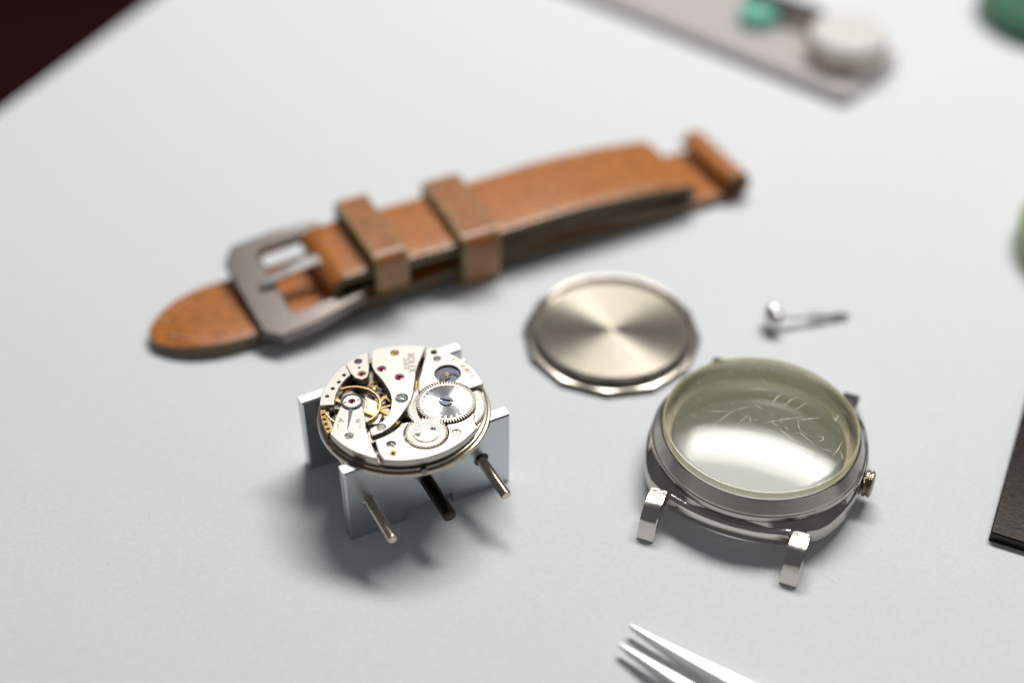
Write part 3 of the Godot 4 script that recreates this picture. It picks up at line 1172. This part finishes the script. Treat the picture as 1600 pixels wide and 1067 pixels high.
func build_case() -> void:
	var w := thing("watch_case", "scratched steel cushion watch case with domed yellowed crystal and open back", "watch case", Vector3(53.6, 0, 42.9), -23.0)
	var s := soup()
	loft(s, [[0.90, 2.6, 1.0, 19.6], [0.955, 2.5, 0.0], [0.985, 3.0, 0.0], [1.0, 3.8, 0.0], [1.0, 6.6, 0.0], [0.992, 7.0, 0.0], [0.975, 7.25, 0.0], [0.95, 8.3, 1.0, 23.3], [0.95, 8.3, 1.0, 22.9], [0.9, 8.1, 1.0, 22.75], [0.9, 8.1, 1.0, 19.6], [0.9, 2.6, 1.0, 19.6]])
	part(s, "case_body", M.case_steel, w, 28.0)
	# bezel: a tall cone with a step
	s = soup()
	lathe(s, [Vector2(21.1, 7.9), Vector2(22.8, 7.9), Vector2(23.2, 8.3), Vector2(23.2, 9.2), Vector2(23.1, 9.45), Vector2(22.8, 9.55), Vector2(22.7, 9.95), Vector2(21.6, 12.5), Vector2(21.5, 12.75), Vector2(21.3, 12.85), Vector2(21.1, 12.7)], 144)
	var be := part(s, "bezel", M.case_steel, w, 30.0)
	s = soup()
	polar_ring(s, 22.71, 9.98, 21.63, 12.5, 160, 4)
	part(s, "brushed_slope", M.bezel_brushed, be)
	# inner ring below the crystal
	s = soup()
	lathe(s, [Vector2(18.9, 7.9), Vector2(20.7, 7.9), Vector2(20.7, 9.2), Vector2(18.9, 9.2)], 96)
	part(s, "inner_ring", M.crown_metal, w)
	# crystal
	s = soup()
	var outp := []
	var inp := []
	for k in 25:
		var r := 20.1 * (1.0 - k / 24.0)
		outp.append(Vector2(r, dome(r, 17.2, 14.7, 20.1)))
	for k in 25:
		var r := 18.9 * k / 24.0
		inp.append(Vector2(r, dome(r, 15.1, 13.1, 18.9)))
	var prof := [Vector2(21.05, 9.25), Vector2(21.05, 14.1), Vector2(20.8, 14.45)]
	prof.append_array(outp)
	prof.append_array(inp)
	prof.append_array([Vector2(19.1, 12.7), Vector2(19.2, 9.25)])
	lathe(s, prof, 128)
	var cr := part(s, "crystal", M.acrylic, w, 35.0)
	cr.set_meta("label", "yellowed scratched domed crystal")
	s = soup()
	lathe(s, [Vector2(20.75, 13.1), Vector2(21.09, 13.1), Vector2(21.09, 14.1), Vector2(20.85, 14.5), Vector2(20.6, 14.53), Vector2(20.6, 14.3)], 128)
	part(s, "crystal_edge", M.acrylic_edge, cr)
	# scratches: fine burrs standing on the dome
	s = soup()
	rng.seed = 77
	var strokes := []
	for k in 70:
		var a := rng.randf() * TAU
		var r := sqrt(rng.randf()) * 17.0
		var p := Vector2(r * cos(a), r * sin(a) - 2.0)
		strokes.append([p, rng.randf_range(-0.5, 1.1) + (PI if rng.randf() < 0.5 else 0.0), rng.randf_range(0.6, 3.2), rng.randf_range(-0.06, 0.06), rng.randf_range(0.03, 0.06)])
	var marks := [
		[-9.6,8.1, -9.0,6.6, -7.8,5.3, -6.8,3.1, -5.5,1.2, -3.8,-0.1, -2.1,-1.4],
		[-12.0,3.6, -9.4,2.9, -6.4,2.1],
		[0.6,3.4, 2.6,1.7, 4.9,-0.0, 7.2,-1.7, 8.3,-2.5],
		[2.5,1.7, 3.5,2.5, 4.6,2.4],
		[4.3,3.2, 6.2,4.0, 8.0,5.0, 9.1,5.1],
		[7.8,3.1, 8.9,2.3, 10.1,3.0, 11.7,3.7, 12.7,4.6],
		[16.7,4.8, 17.2,2.8, 17.5,-0.0],
		[17.7,2.9, 19.1,5.0],
		[-4.0,5.6, -3.4,3.6, -2.4,1.5],
		[7.4,-1.2, 8.3,1.2, 10.2,2.4],
		[1.2,-3.7, 1.5,-6.0, 2.4,-7.8],
		[3.5,-3.7, 4.5,-6.6, 5.5,-8.1],
		[6.0,-3.5, 7.3,-6.4, 8.1,-7.8],
		[7.4,-1.0, 10.0,-3.0, 11.9,-4.3],
		[-2.0,-1.7, -0.1,-0.9],
		[12.3,1.7, 13.5,1.0, 13.8,1.7, 13.0,2.9],
		[13.9,-6.4, 14.8,-5.0, 14.9,-7.1, 15.2,-7.8],
		[14.1,4.5, 16.3,3.8],
		[-2.3,1.9, -1.6,4.0],
		[-1.2,2.8, -0.3,2.5],
		[5.4,2.1, 6.5,2.8],
		[2.0,4.4, 4.1,4.7],
		[-5.9,-5.8, -3.0,-7.2, -0.4,-7.7],
	]
	for g in strokes:
		var p: Vector2 = g[0]
		var a: float = g[1]
		var n := maxi(3, int(g[2] / 0.5))
		var line := PackedVector2Array()
		for i in n + 1:
			line.append(p)
			p += Vector2(cos(a), sin(a)) * g[2] / n
			a += g[3] + rng.randf_range(-0.12, 0.12)
		scratch(s, line, g[4])
	for g in marks:
		var c := Curve2D.new()
		var q := poly(g)
		for i in q.size():
			var t := (q[mini(i + 1, q.size() - 1)] - q[maxi(i - 1, 0)]) / 7.0
			c.add_point(q[i], -t, t)
		var line := PackedVector2Array()
		var n := maxi(4, int(c.get_baked_length() / 0.35))
		for i in n + 1:
			line.append(c.sample_baked(c.get_baked_length() * i / n) + Vector2(rng.randf_range(-0.05, 0.05), rng.randf_range(-0.05, 0.05)))
		scratch(s, line, rng.randf_range(0.07, 0.12))
	var sc := part(s, "scratches", M.scratch, cr)
	sc.set_meta("kind", "stuff")
	# polished flank between the lugs, front and back
	for sg in [1.0, -1.0]:
		s = soup()
		var n := 24
		var rows := []
		for k in n + 1:
			var x := lerpf(-12.9, 12.9, float(k) / n)
			var z := 23.7 - 37.5 + sqrt(37.5 * 37.5 - x * x)
			var row := []
			for g in [[-0.6, 7.15], [0.35, 7.05], [0.75, 6.6], [0.8, 5.2], [0.6, 3.9], [0.1, 3.1], [-0.8, 2.8]]:
				row.append(Vector3(x, g[1], (z + g[0]) * sg))
			rows.append(row)
		for k in n:
			for j in 6:
				var c: Vector3 = (rows[k][j] + rows[k + 1][j + 1]) * 0.5
				s.quad(rows[k][j], rows[k + 1][j], rows[k + 1][j + 1], rows[k][j + 1], c - Vector3(c.x, 5.0, c.z - 2.0 * sg))
		for k in [0, n]:
			for j in range(1, 6):
				s.tri(rows[k][0], rows[k][j], rows[k][j + 1], Vector3(-1 if k == 0 else 1, 0, 0))
		part(s, "flank", M.case_polished, w, 50.0)
	for sg in [1.0, -1.0]:
		for x in [-15.4, 15.4]:
			lug(w, x, sg)
	# crown with two milled flanges
	s = soup()
	rod(s, Vector3(22.5, 5.4, 0), Vector3(1, 0, 0), [Vector2(0, 1.4), Vector2(1.3, 1.4), Vector2(1.3, 2.7), Vector2(1.5, 2.95), Vector2(2.0, 2.95), Vector2(2.15, 2.6), Vector2(2.35, 2.6), Vector2(2.5, 2.9), Vector2(2.9, 2.9), Vector2(3.2, 2.5), Vector2(3.35, 1.5), Vector2(3.4, 0)], 144, 0.02, 36)
	part(s, "crown", M.crown_metal, w, 50.0)


# ---------------------------------------------------------------- case back
func build_cover() -> void:
	var w := thing("case_back", "twelve sided steel screw case back lying open with brushed inside", "case back", Vector3(24.4, 0, -1.6), -6.0)
	var s := soup()
	var lo := circle(0, 0, 21.7, 12)
	var rings := [[20.9, 0.0], [21.6, 0.4], [21.75, 1.45], [21.5, 1.6]]
	for i in 3:
		for k in 12:
			var p := []
			for g in [[i, k], [i, k + 1], [i + 1, k + 1], [i + 1, k]]:
				var a: float = TAU * g[1] / 12
				p.append(Vector3(rings[g[0]][0] * cos(a), rings[g[0]][1], rings[g[0]][0] * sin(a)))
			var c: Vector3 = (p[0] + p[2]) * 0.5
			s.quad(p[0], p[1], p[2], p[3], Vector3(c.x, 0.2 if i < 2 else 15.0, c.z))
	for k in 12:
		var a0 := TAU * k / 12
		var a1 := TAU * (k + 1) / 12
		s.tri(Vector3(0, 0, 0), Vector3(20.9 * cos(a0), 0, 20.9 * sin(a0)), Vector3(20.9 * cos(a1), 0, 20.9 * sin(a1)), Vector3.DOWN)
		s.quad(Vector3(21.5 * cos(a0), 1.6, 21.5 * sin(a0)), Vector3(21.5 * cos(a1), 1.6, 21.5 * sin(a1)), Vector3(19.0 * cos(a1), 2.0, 19.0 * sin(a1)), Vector3(19.0 * cos(a0), 2.0, 19.0 * sin(a0)), Vector3.UP)
		s.tri(Vector3(0, 2.0, 0), Vector3(19.0 * cos(a0), 2.0, 19.0 * sin(a0)), Vector3(19.0 * cos(a1), 2.0, 19.0 * sin(a1)), Vector3.UP)
	part(s, "flange", M.cover_steel, w, 20.0)
	# threaded collar
	s = soup()
	var prof := [Vector2(18.3, 2.0), Vector2(19.3, 2.0)]
	for k in 3:
		prof.append(Vector2(19.3, 2.05 + k * 0.3))
		prof.append(Vector2(19.6, 2.2 + k * 0.3))
	prof.append_array([Vector2(19.35, 2.95), Vector2(19.55, 3.2), Vector2(19.55, 3.85), Vector2(19.4, 4.0), Vector2(19.05, 4.0), Vector2(18.85, 3.85), Vector2(18.6, 2.5), Vector2(17.6, 2.42), Vector2(17.6, 2.1)])
	lathe(s, prof, 128)
	part(s, "threaded_collar", M.cover_steel, w)
	s = soup()
	polar_ring(s, 0.05, 2.36, 18.3, 2.46, 128, 10)
	part(s, "brushed_dish", M.cover_brushed, w)


# ---------------------------------------------------------------- strap
func build_strap() -> void:
	var w := thing("leather_strap", "tan leather watch strap with dark steel buckle folded over itself", "watch strap", Vector3(-17.0, 0, -34.0), 26.57)
	var face := srgb(212, 128, 54).srgb_to_linear()
	var edge := srgb(112, 88, 48).srgb_to_linear()
	var back := srgb(78, 52, 30).srgb_to_linear()
	# long lower piece, tip at the left, rolled end at the right
	var pts := [Vector2(-79, 1.7), Vector2(-70, 1.9), Vector2(-50, 2.2), Vector2(-25, 3.2), Vector2(5, 4.2), Vector2(35, 2.7), Vector2(60, 1.9), Vector2(74, 1.5), Vector2(81, 1.3)]
	pts.append_array(arc_points(82.4, 4.3, 3.0, -70, 165, 10))
	var path := spline(pts, 1.2)
	var half := []
	var thick := []
	var straight := true
	for i in path.size():
		var p: Vector2 = path[i]
		var d := p.x + 79.0
		straight = straight and p.x < 80.0
		half.append(12.5 * pow(1.0 - pow(1.0 - clampf((d + 0.6) / 20.0, 0.0, 1.0), 2.0), 0.62) if straight else 12.6)
		thick.append(3.3 * clampf(0.55 + d / 20.0, 0.55, 1.0) if straight and p.x < 60 else lerpf(3.3, 2.1, clampf((p.x - 60.0) / 15.0, 0, 1)) if straight else 2.1)
	var s := soup()
	var turn_at := path.size() - 14
	band(s, path, half, thick, face, edge, back, 0.35, turn_at)
	part(s, "long_piece", M.leather, w)
	# buckle piece above it: rolled round the buckle bar at the left, round a lug tube at the right
	pts = [Vector2(-2, 6.6), Vector2(20, 7.6), Vector2(35, 7.7), Vector2(50, 5.6), Vector2(60, 4.4)]
	pts.append_array(arc_points(65.2, 6.3, 2.25, -95, 70, 7))
	pts.append_array([Vector2(58, 9.3), Vector2(50, 10.2), Vector2(36, 11.2), Vector2(28, 11.3), Vector2(17, 11.1), Vector2(0, 10.7), Vector2(-12, 10.9), Vector2(-26, 11.4)])
	pts.append_array(arc_points(-32.0, 8.6, 2.6, 75, 250, 8))
	pts.append_array([Vector2(-29.5, 6.3), Vector2(-26.5, 7.2)])
	path = spline(pts, 1.0)
	half = []
	thick = []
	for i in path.size():
		var p: Vector2 = path[i]
		half.append(lerpf(12.0, 12.9, clampf((p.x + 30.0) / 90.0, 0, 1)))
		var t := 3.1
		if p.x < -24.0:
			t = 2.2
		elif p.x > 55.0:
			t = lerpf(3.1, 2.1, clampf((p.x - 55.0) / 8.0, 0, 1))
		thick.append(t)
	# the path runs the other way on top, so its face side is the right-hand one
	path.reverse()
	half.reverse()
	thick.reverse()
	s = soup()
	band(s, path, half, thick, face, edge, back)
	part(s, "buckle_piece", M.leather, w)
	# stitching along both edges of the upper piece and round the tip
	s = soup()
	var c := Curve2D.new()
	for p in [Vector2(-24, 11.4), Vector2(-12, 10.9), Vector2(0, 10.7), Vector2(17, 11.1), Vector2(28, 11.3), Vector2(36, 11.2), Vector2(50, 10.2), Vector2(60, 9.0)]:
		c.add_point(p)
	var l := c.get_baked_length()
	for k in int(l / 4.0):
		for z in [-9.9, 9.9]:
			var a := c.sample_baked(k * 4.0)
			var b := c.sample_baked(k * 4.0 + 2.9)
			tube(s, [Vector3(a.x, a.y + 1.55, z), Vector3((a.x + b.x) * 0.5, (a.y + b.y) * 0.5 + 1.98, z), Vector3(b.x, b.y + 1.55, z)], [0.3, 0.46, 0.3], 6)
	for k in 15:
		for sg in [-1.0, 1.0]:
			var xa := -75.2 + k * 1.75
			var xb := xa + 1.3
			var za := 9.9 * pow(1.0 - pow(1.0 - clampf((xa + 76.0) / 18.0, 0, 1), 2.0), 0.62)
			var zb := 9.9 * pow(1.0 - pow(1.0 - clampf((xb + 76.0) / 18.0, 0, 1), 2.0), 0.62)
			if xa < -58.0:
				tube(s, [Vector3(xa, 3.5, za * sg), Vector3((xa + xb) * 0.5, 3.95, (za + zb) * 0.5 * sg), Vector3(xb, 3.6, zb * sg)], [0.2, 0.3, 0.2], 6)
	var st := part(s, "stitching", M.thread, w)
	st.set_meta("kind", "stuff")
	# keepers
	var kface := srgb(190, 122, 66).srgb_to_linear()
	var kedge := srgb(176, 150, 104).srgb_to_linear()
	for g in [[-25.2, -16.4, 5.7, 17.4, 14.6, 0.0], [-1.4, 9.2, 0.15, 15.6, 15.0, -0.04]]:
		s = soup()
		s.coloured = true
		var loop := []
		var hw: float = g[4]
		var rr := 3.0
		var cy: float = (g[2] + g[3]) * 0.5
		var hh: float = (g[3] - g[2]) * 0.5
		for k in 4:
			var sx: float = [1, -1, -1, 1][k]
			var sy: float = [1, 1, -1, -1][k]
			for j in 7:
				var a := deg_to_rad(90.0 * k + 90.0 * j / 6.0)
				var bow := 0.0
				loop.append([Vector2(sx * (hw - rr), sy * (hh - rr)) + Vector2(cos(a), sin(a)) * rr, Vector2(cos(a), sin(a))])
		var cols := [[0.0, 0.0, kedge], [0.02, 0.9, kedge], [0.10, 1.0, kface], [0.90, 1.0, kedge], [0.98, 0.9, kedge], [1.0, 0.0, kedge]]
		var x0: float = g[0]
		var x1: float = g[1]
		var th := 2.0
		var n := loop.size()
		for k in n:
			var m := (k + 1) % n
			var ring := []
			for e in [k, m]:
				var pos: Vector2 = loop[e][0]
				var nor: Vector2 = loop[e][1]
				var row := []
				for cc in cols:
					var o: Vector2 = pos - nor * th * (1.0 - cc[1])
					row.append(Vector3(lerpf(x0, x1, cc[0]) + o.x * g[5], cy + o.y, o.x))
				ring.append(row)
			var nn: Vector2 = loop[k][1] + loop[m][1]
			for j in cols.size() - 1:
				var fx := -1.0 if j == 0 else 1.0 if j == cols.size() - 2 else 0.0
				s.quad(ring[0][j], ring[1][j], ring[1][j + 1], ring[0][j + 1], Vector3(fx, nn.y, nn.x) if fx == 0.0 else Vector3(fx * 5.0, nn.y, nn.x), kface if j == 2 else kedge)
			s.quad(ring[0][0], ring[1][0], ring[1][5], ring[0][5], Vector3(0, -nn.y, -nn.x), back)
		part(s, "keeper", M.leather, w, 50.0)
	# buckle
	var bn := Node3D.new()
	bn.name = "buckle"
	w.add_child(bn)
	bn.position = Vector3(-42, 7.6, 0) * MM
	bn.rotation_degrees = Vector3(7.0, 2.0, 5.5)
	s = soup()
	var o := poly([-13.4, -12.5, -13.4, 13.5, -9.8, 17.6, 0.5, 17.4, 13.0, 15.0, 13.4, 12.6, 12.6, 11.4, -3.2, 12.0, -4.6, 10.8, -4.6, -10.8, -3.2, -12.0, 12.6, -11.4, 13.4, -12.6, 13.0, -15.0, 0.5, -17.4, -9.8, -17.4])
	plate(s, o, [], -1.2, 1.2, 0.45, true)
	part(s, "frame", M.buckle, bn, 30.0)
	s = soup()
	rod(s, Vector3(9.2, 0.2, -12.2), Vector3(0, 0, 1), [Vector2(0, 0), Vector2(0, 0.9), Vector2(24.4, 0.9), Vector2(24.4, 0)], 20)
	part(s, "bar", M.buckle, bn)
	s = soup()
	var tp := [Vector3(9.5, 1.6, 0.3), Vector3(6.0, 3.2, 0.25), Vector3(0, 2.7, 0.1), Vector3(-6.0, 2.0, 0), Vector3(-8.2, 1.7, 0)]
	for k in 4:
		bar(s, tp[k], tp[k + 1] + (tp[k + 1] - tp[k]).normalized() * 0.02, [3.0, 2.9, 2.6, 2.2][k], 1.4)
	part(s, "tongue", M.bright_steel, bn)


# ---------------------------------------------------------------- small things round the edge
func build_stem() -> void:
	var w := thing("winding_stem", "small loose winding stem with round steel crown lying on the table", "winding stem", Vector3(64.0, 3.4, -5.2))
	var d := Vector3(19.6, -2.6, -3.6)
	var s := soup()
	rod(s, Vector3.ZERO, d, [Vector2(-2.2, 0), Vector2(-2.1, 0.9), Vector2(-1.8, 1.8), Vector2(-1.2, 2.7), Vector2(-0.5, 3.2), Vector2(0.9, 3.3), Vector2(1.4, 2.9), Vector2(1.5, 1.4), Vector2(2.6, 1.2), Vector2(2.6, 0.0)], 120, 0.05, 26)
	part(s, "crown", M.steel, w, 50.0)
	s = soup()
	rod(s, Vector3.ZERO, d, [Vector2(2.4, 0.75), Vector2(7.6, 0.75), Vector2(7.8, 0.5), Vector2(9.0, 0.5), Vector2(9.2, 1.0), Vector2(14.0, 1.0), Vector2(14.2, 0.6), Vector2(15.2, 0.6), Vector2(15.4, 0.85), Vector2(18.6, 0.8), Vector2(20.4, 0.45), Vector2(20.4, 0)], 20)
	part(s, "stem", M.steel, w)


func build_tray() -> void:
	var w := thing("holding_plate", "long grey tool plate at the back carrying a round white topped clamp", "tool plate", Vector3(100.7, 0, -107.5), -41.5)
	# local x runs back along the front edge towards the left, z to the right
	var s := soup()
	var q := PackedVector2Array()
	q.append(Vector2(-130, 0))
	for p in arc_points(-3.0, -3.0, 3.0, 90, 0, 5):
		q.append(p)
	for p in arc_points(-6.0, -28.0, 6.0, 0, -90, 6):
		q.append(p)
	q.append(Vector2(-130, -34))
	plate(s, q, [], 0.0, 4.0, 0.6, true)
	part(s, "plate", M.grey_plate, w)
	s = soup()
	lathe(s, [Vector2(0, 4.0), Vector2(11.2, 4.0), Vector2(11.2, 6.5), Vector2(12.2, 7.0), Vector2(12.2, 10.0), Vector2(0, 10.0)], 64, -13.0, -19.5)
	var rc := part(s, "round_clamp", M.cover_steel, w)
	s = soup()
	lathe(s, [Vector2(0, 10.0), Vector2(11.6, 10.0), Vector2(11.6, 12.6), Vector2(10.6, 13.4), Vector2(0, 13.6)], 64, -13.0, -19.5)
	part(s, "white_insert", M.white_cap, rc)
	s = soup()
	plate(s, poly([-56, -33.2, -30, -33.2, -28, -31, -28, -26, -31, -23.5, -54, -23.5, -56, -26]), [], 4.0, 9.0, 0.5, true)
	part(s, "slide", M.cover_steel, w)
	var g := thing("mint_cap", "small mint green cap standing on the grey tool plate", "cap", Vector3(79.5, 4.0, -153.0))
	s = soup()
	lathe(s, [Vector2(0, 0), Vector2(6.2, 0), Vector2(6.4, 0.4), Vector2(6.0, 4.6), Vector2(5.4, 5.0), Vector2(5.0, 4.4), Vector2(0, 4.2)], 48)
	part(s, "cup", M.mint, g)


func dish(called: String, label: String, at: Vector3, r: float, h: float, mat: Material) -> void:
	var w := thing(called, label, "dish", at, 0.0, "green plastic dishes at the table's far side")
	var s := soup()
	lathe(s, [Vector2(0, 0), Vector2(r - 1.2, 0), Vector2(r - 0.4, 0.5), Vector2(r, h - 1.0), Vector2(r - 0.4, h), Vector2(r - 1.6, h), Vector2(r - 2.0, h - 0.6), Vector2(0, h - 0.9)], 96)
	part(s, "lid", mat, w)
	s = soup()
	lathe(s, [Vector2(0, h - 0.9), Vector2(5.0, h - 0.9), Vector2(4.2, h + 3.0), Vector2(5.0, h + 5.5), Vector2(4.2, h + 6.6), Vector2(0, h + 7.0)], 48)
	part(s, "knob", mat, w)


func build_edge_things() -> void:
	dish("green_dish", "dark green round plastic lid in the far corner", Vector3(178.0, 0, -163.5), 24.0, 8.0, M.dark_green)
	dish("green_dish", "pale olive green round plastic lid below the dark green one", Vector3(156.0, 0, -33.5), 24.0, 8.0, M.light_green)
	# black plate, one corner in view
	var w := thing("steel_block", "flat black brushed steel block beside the watch case", "steel block", Vector3(100.3, 0, 63.8), -24.5)
	var s := soup()
	block(s, Vector3(0, 0, -60), Vector3(45, 2.6, 0), 0.25)
	part(s, "slab", M.tool_black, w)
	# tweezers lying on their side, tips towards the movement
	w = thing("tweezers", "pair of bright steel tweezers with fine open tips", "tweezers", Vector3(22.1, 0, 90.3), -41.1)
	for g in [[0.3, 2.5], [-0.3, -2.5]]:
		s = soup()
		var prev := []
		var n := 26
		for k in n + 1:
			var x := 118.0 * k / n
			var f := float(k) / n
			var off: float = g[0] + 0.0
			var zc: float = g[1] + signf(g[1]) * 2.6 * pow(sin(clampf(x / 130.0, 0, 1) * PI), 2.0)
			if x > 80.0:
				zc = lerpf(zc, signf(g[1]) * 0.9, smoothstep(80.0, 118.0, x))
			var th := lerpf(0.35, 1.1, clampf(x / 22.0, 0, 1))
			var hh := lerpf(0.6, 4.2, clampf(x / 40.0, 0, 1))
			var yc := 0.1 + hh + (1.0 - clampf(x / 30.0, 0, 1)) * 1.6
			var row := [Vector3(x + off * 2.0, yc - hh, zc - th), Vector3(x + off * 2.0, yc + hh - 0.25, zc - th), Vector3(x + off * 2.0, yc + hh, zc - th + 0.25), Vector3(x + off * 2.0, yc + hh, zc + th - 0.25), Vector3(x + off * 2.0, yc + hh - 0.25, zc + th), Vector3(x + off * 2.0, yc - hh, zc + th)]
			if prev.size():
				var cc := Vector3(x, yc, zc)
				for j in 6:
					var m := (j + 1) % 6
					s.quad(prev[j], prev[m], row[m], row[j], (prev[j] + prev[m] + row[j] + row[m]) * 0.25 - cc + Vector3(118.0 / n * 0.5, 0, 0))
			else:
				s.quad(row[0], row[1], row[4], row[5], Vector3.LEFT)
				s.quad(row[1], row[2], row[3], row[4], Vector3.LEFT)
			prev = row
		part(s, "arm", M.bright_steel, w, 30.0)


func build_dust() -> void:
	rng.seed = 5
	var s := soup()
	for k in 90:
		var x := rng.randf_range(-110.0, 110.0)
		var z := rng.randf_range(20.0, 105.0)
		var r := rng.randf_range(0.05, 0.13)
		var q := []
		for i in 5:
			q.append(Vector3(x + cos(TAU * i / 5.0) * r * rng.randf_range(0.5, 1.6), 0.0, z + sin(TAU * i / 5.0) * r * rng.randf_range(0.5, 1.2)))
		for i in 5:
			s.tri(Vector3(x, r * 0.9, z), q[i], q[(i + 1) % 5], Vector3.UP)
	var o := part(s, "dust", plain(srgb(132, 128, 120), 0.9), self)
	o.set_meta("kind", "stuff")
	o.set_meta("label", "fine specks of dust on the table")
	o.set_meta("category", "dust")


# ---------------------------------------------------------------- lamp
func build_lamp() -> void:
	var aim := Vector3(20, 10, 40)
	var at := Vector3(190, 800, -420)
	var w := thing("bench_lamp", "wide white bench lamp above and behind the table", "lamp", at)
	w.look_at(aim * MM, Vector3.UP)
	var s := soup()
	block(s, Vector3(-350, -110, 6), Vector3(350, 110, 40), 4.0)
	part(s, "housing", plain(srgb(210, 210, 210), 0.5), w)
	s = soup()
	s.quad(Vector3(-330, -85, 3), Vector3(330, -85, 3), Vector3(330, 85, 3), Vector3(-330, 85, 3), Vector3(0, 0, -1))
	var m := plain(Color.WHITE, 0.5)
	m.emission_enabled = true
	m.emission = Color(1.0, 0.97, 0.93)
	m.emission_energy_multiplier = 1.0
	part(s, "light_panel", m, w)
	var l := AreaLight3D.new()
	l.name = "panel_light"
	l.area_size = Vector2(0.66, 0.17)
	l.area_normalize_energy = true
	l.light_color = Color(1.0, 0.99, 0.97)
	l.light_energy = 0.84
	l.area_range = 6.0
	l.shadow_enabled = true
	w.add_child(l)


func _ready() -> void:
	# camera: 50 mm lens, 41 degrees down
	var cam := Camera3D.new()
	cam.name = "camera"
	add_child(cam)
	cam.position = Vector3(0, 0.228, 0.228 / tan(deg_to_rad(41.0)))
	cam.rotation_degrees = Vector3(-41.0, 0, 0)
	var at := CameraAttributesPhysical.new()
	at.frustum_focal_length = 50.0
	at.frustum_focus_distance = 0.297
	at.frustum_near = 0.02
	at.frustum_far = 12.0
	at.exposure_aperture = 3.5
	cam.attributes = at
	cam.current = true
	var we := WorldEnvironment.new()
	we.name = "surroundings"
	var env := Environment.new()
	env.background_mode = Environment.BG_COLOR
	env.background_color = Color(0.37, 0.375, 0.385)
	env.background_energy_multiplier = 1.0
	env.tonemap_mode = Environment.TONE_MAPPER_LINEAR
	env.tonemap_exposure = 1.0
	env.sdfgi_enabled = true
	env.ssao_enabled = true
	env.ssil_enabled = true
	we.environment = env
	add_child(we)
	build_lamp()
	make_materials()
	build_table()
	build_holder()
	build_movement()
	build_case()
	build_cover()
	build_strap()
	build_stem()
	build_tray()
	build_edge_things()
	build_dust()
	print("built")
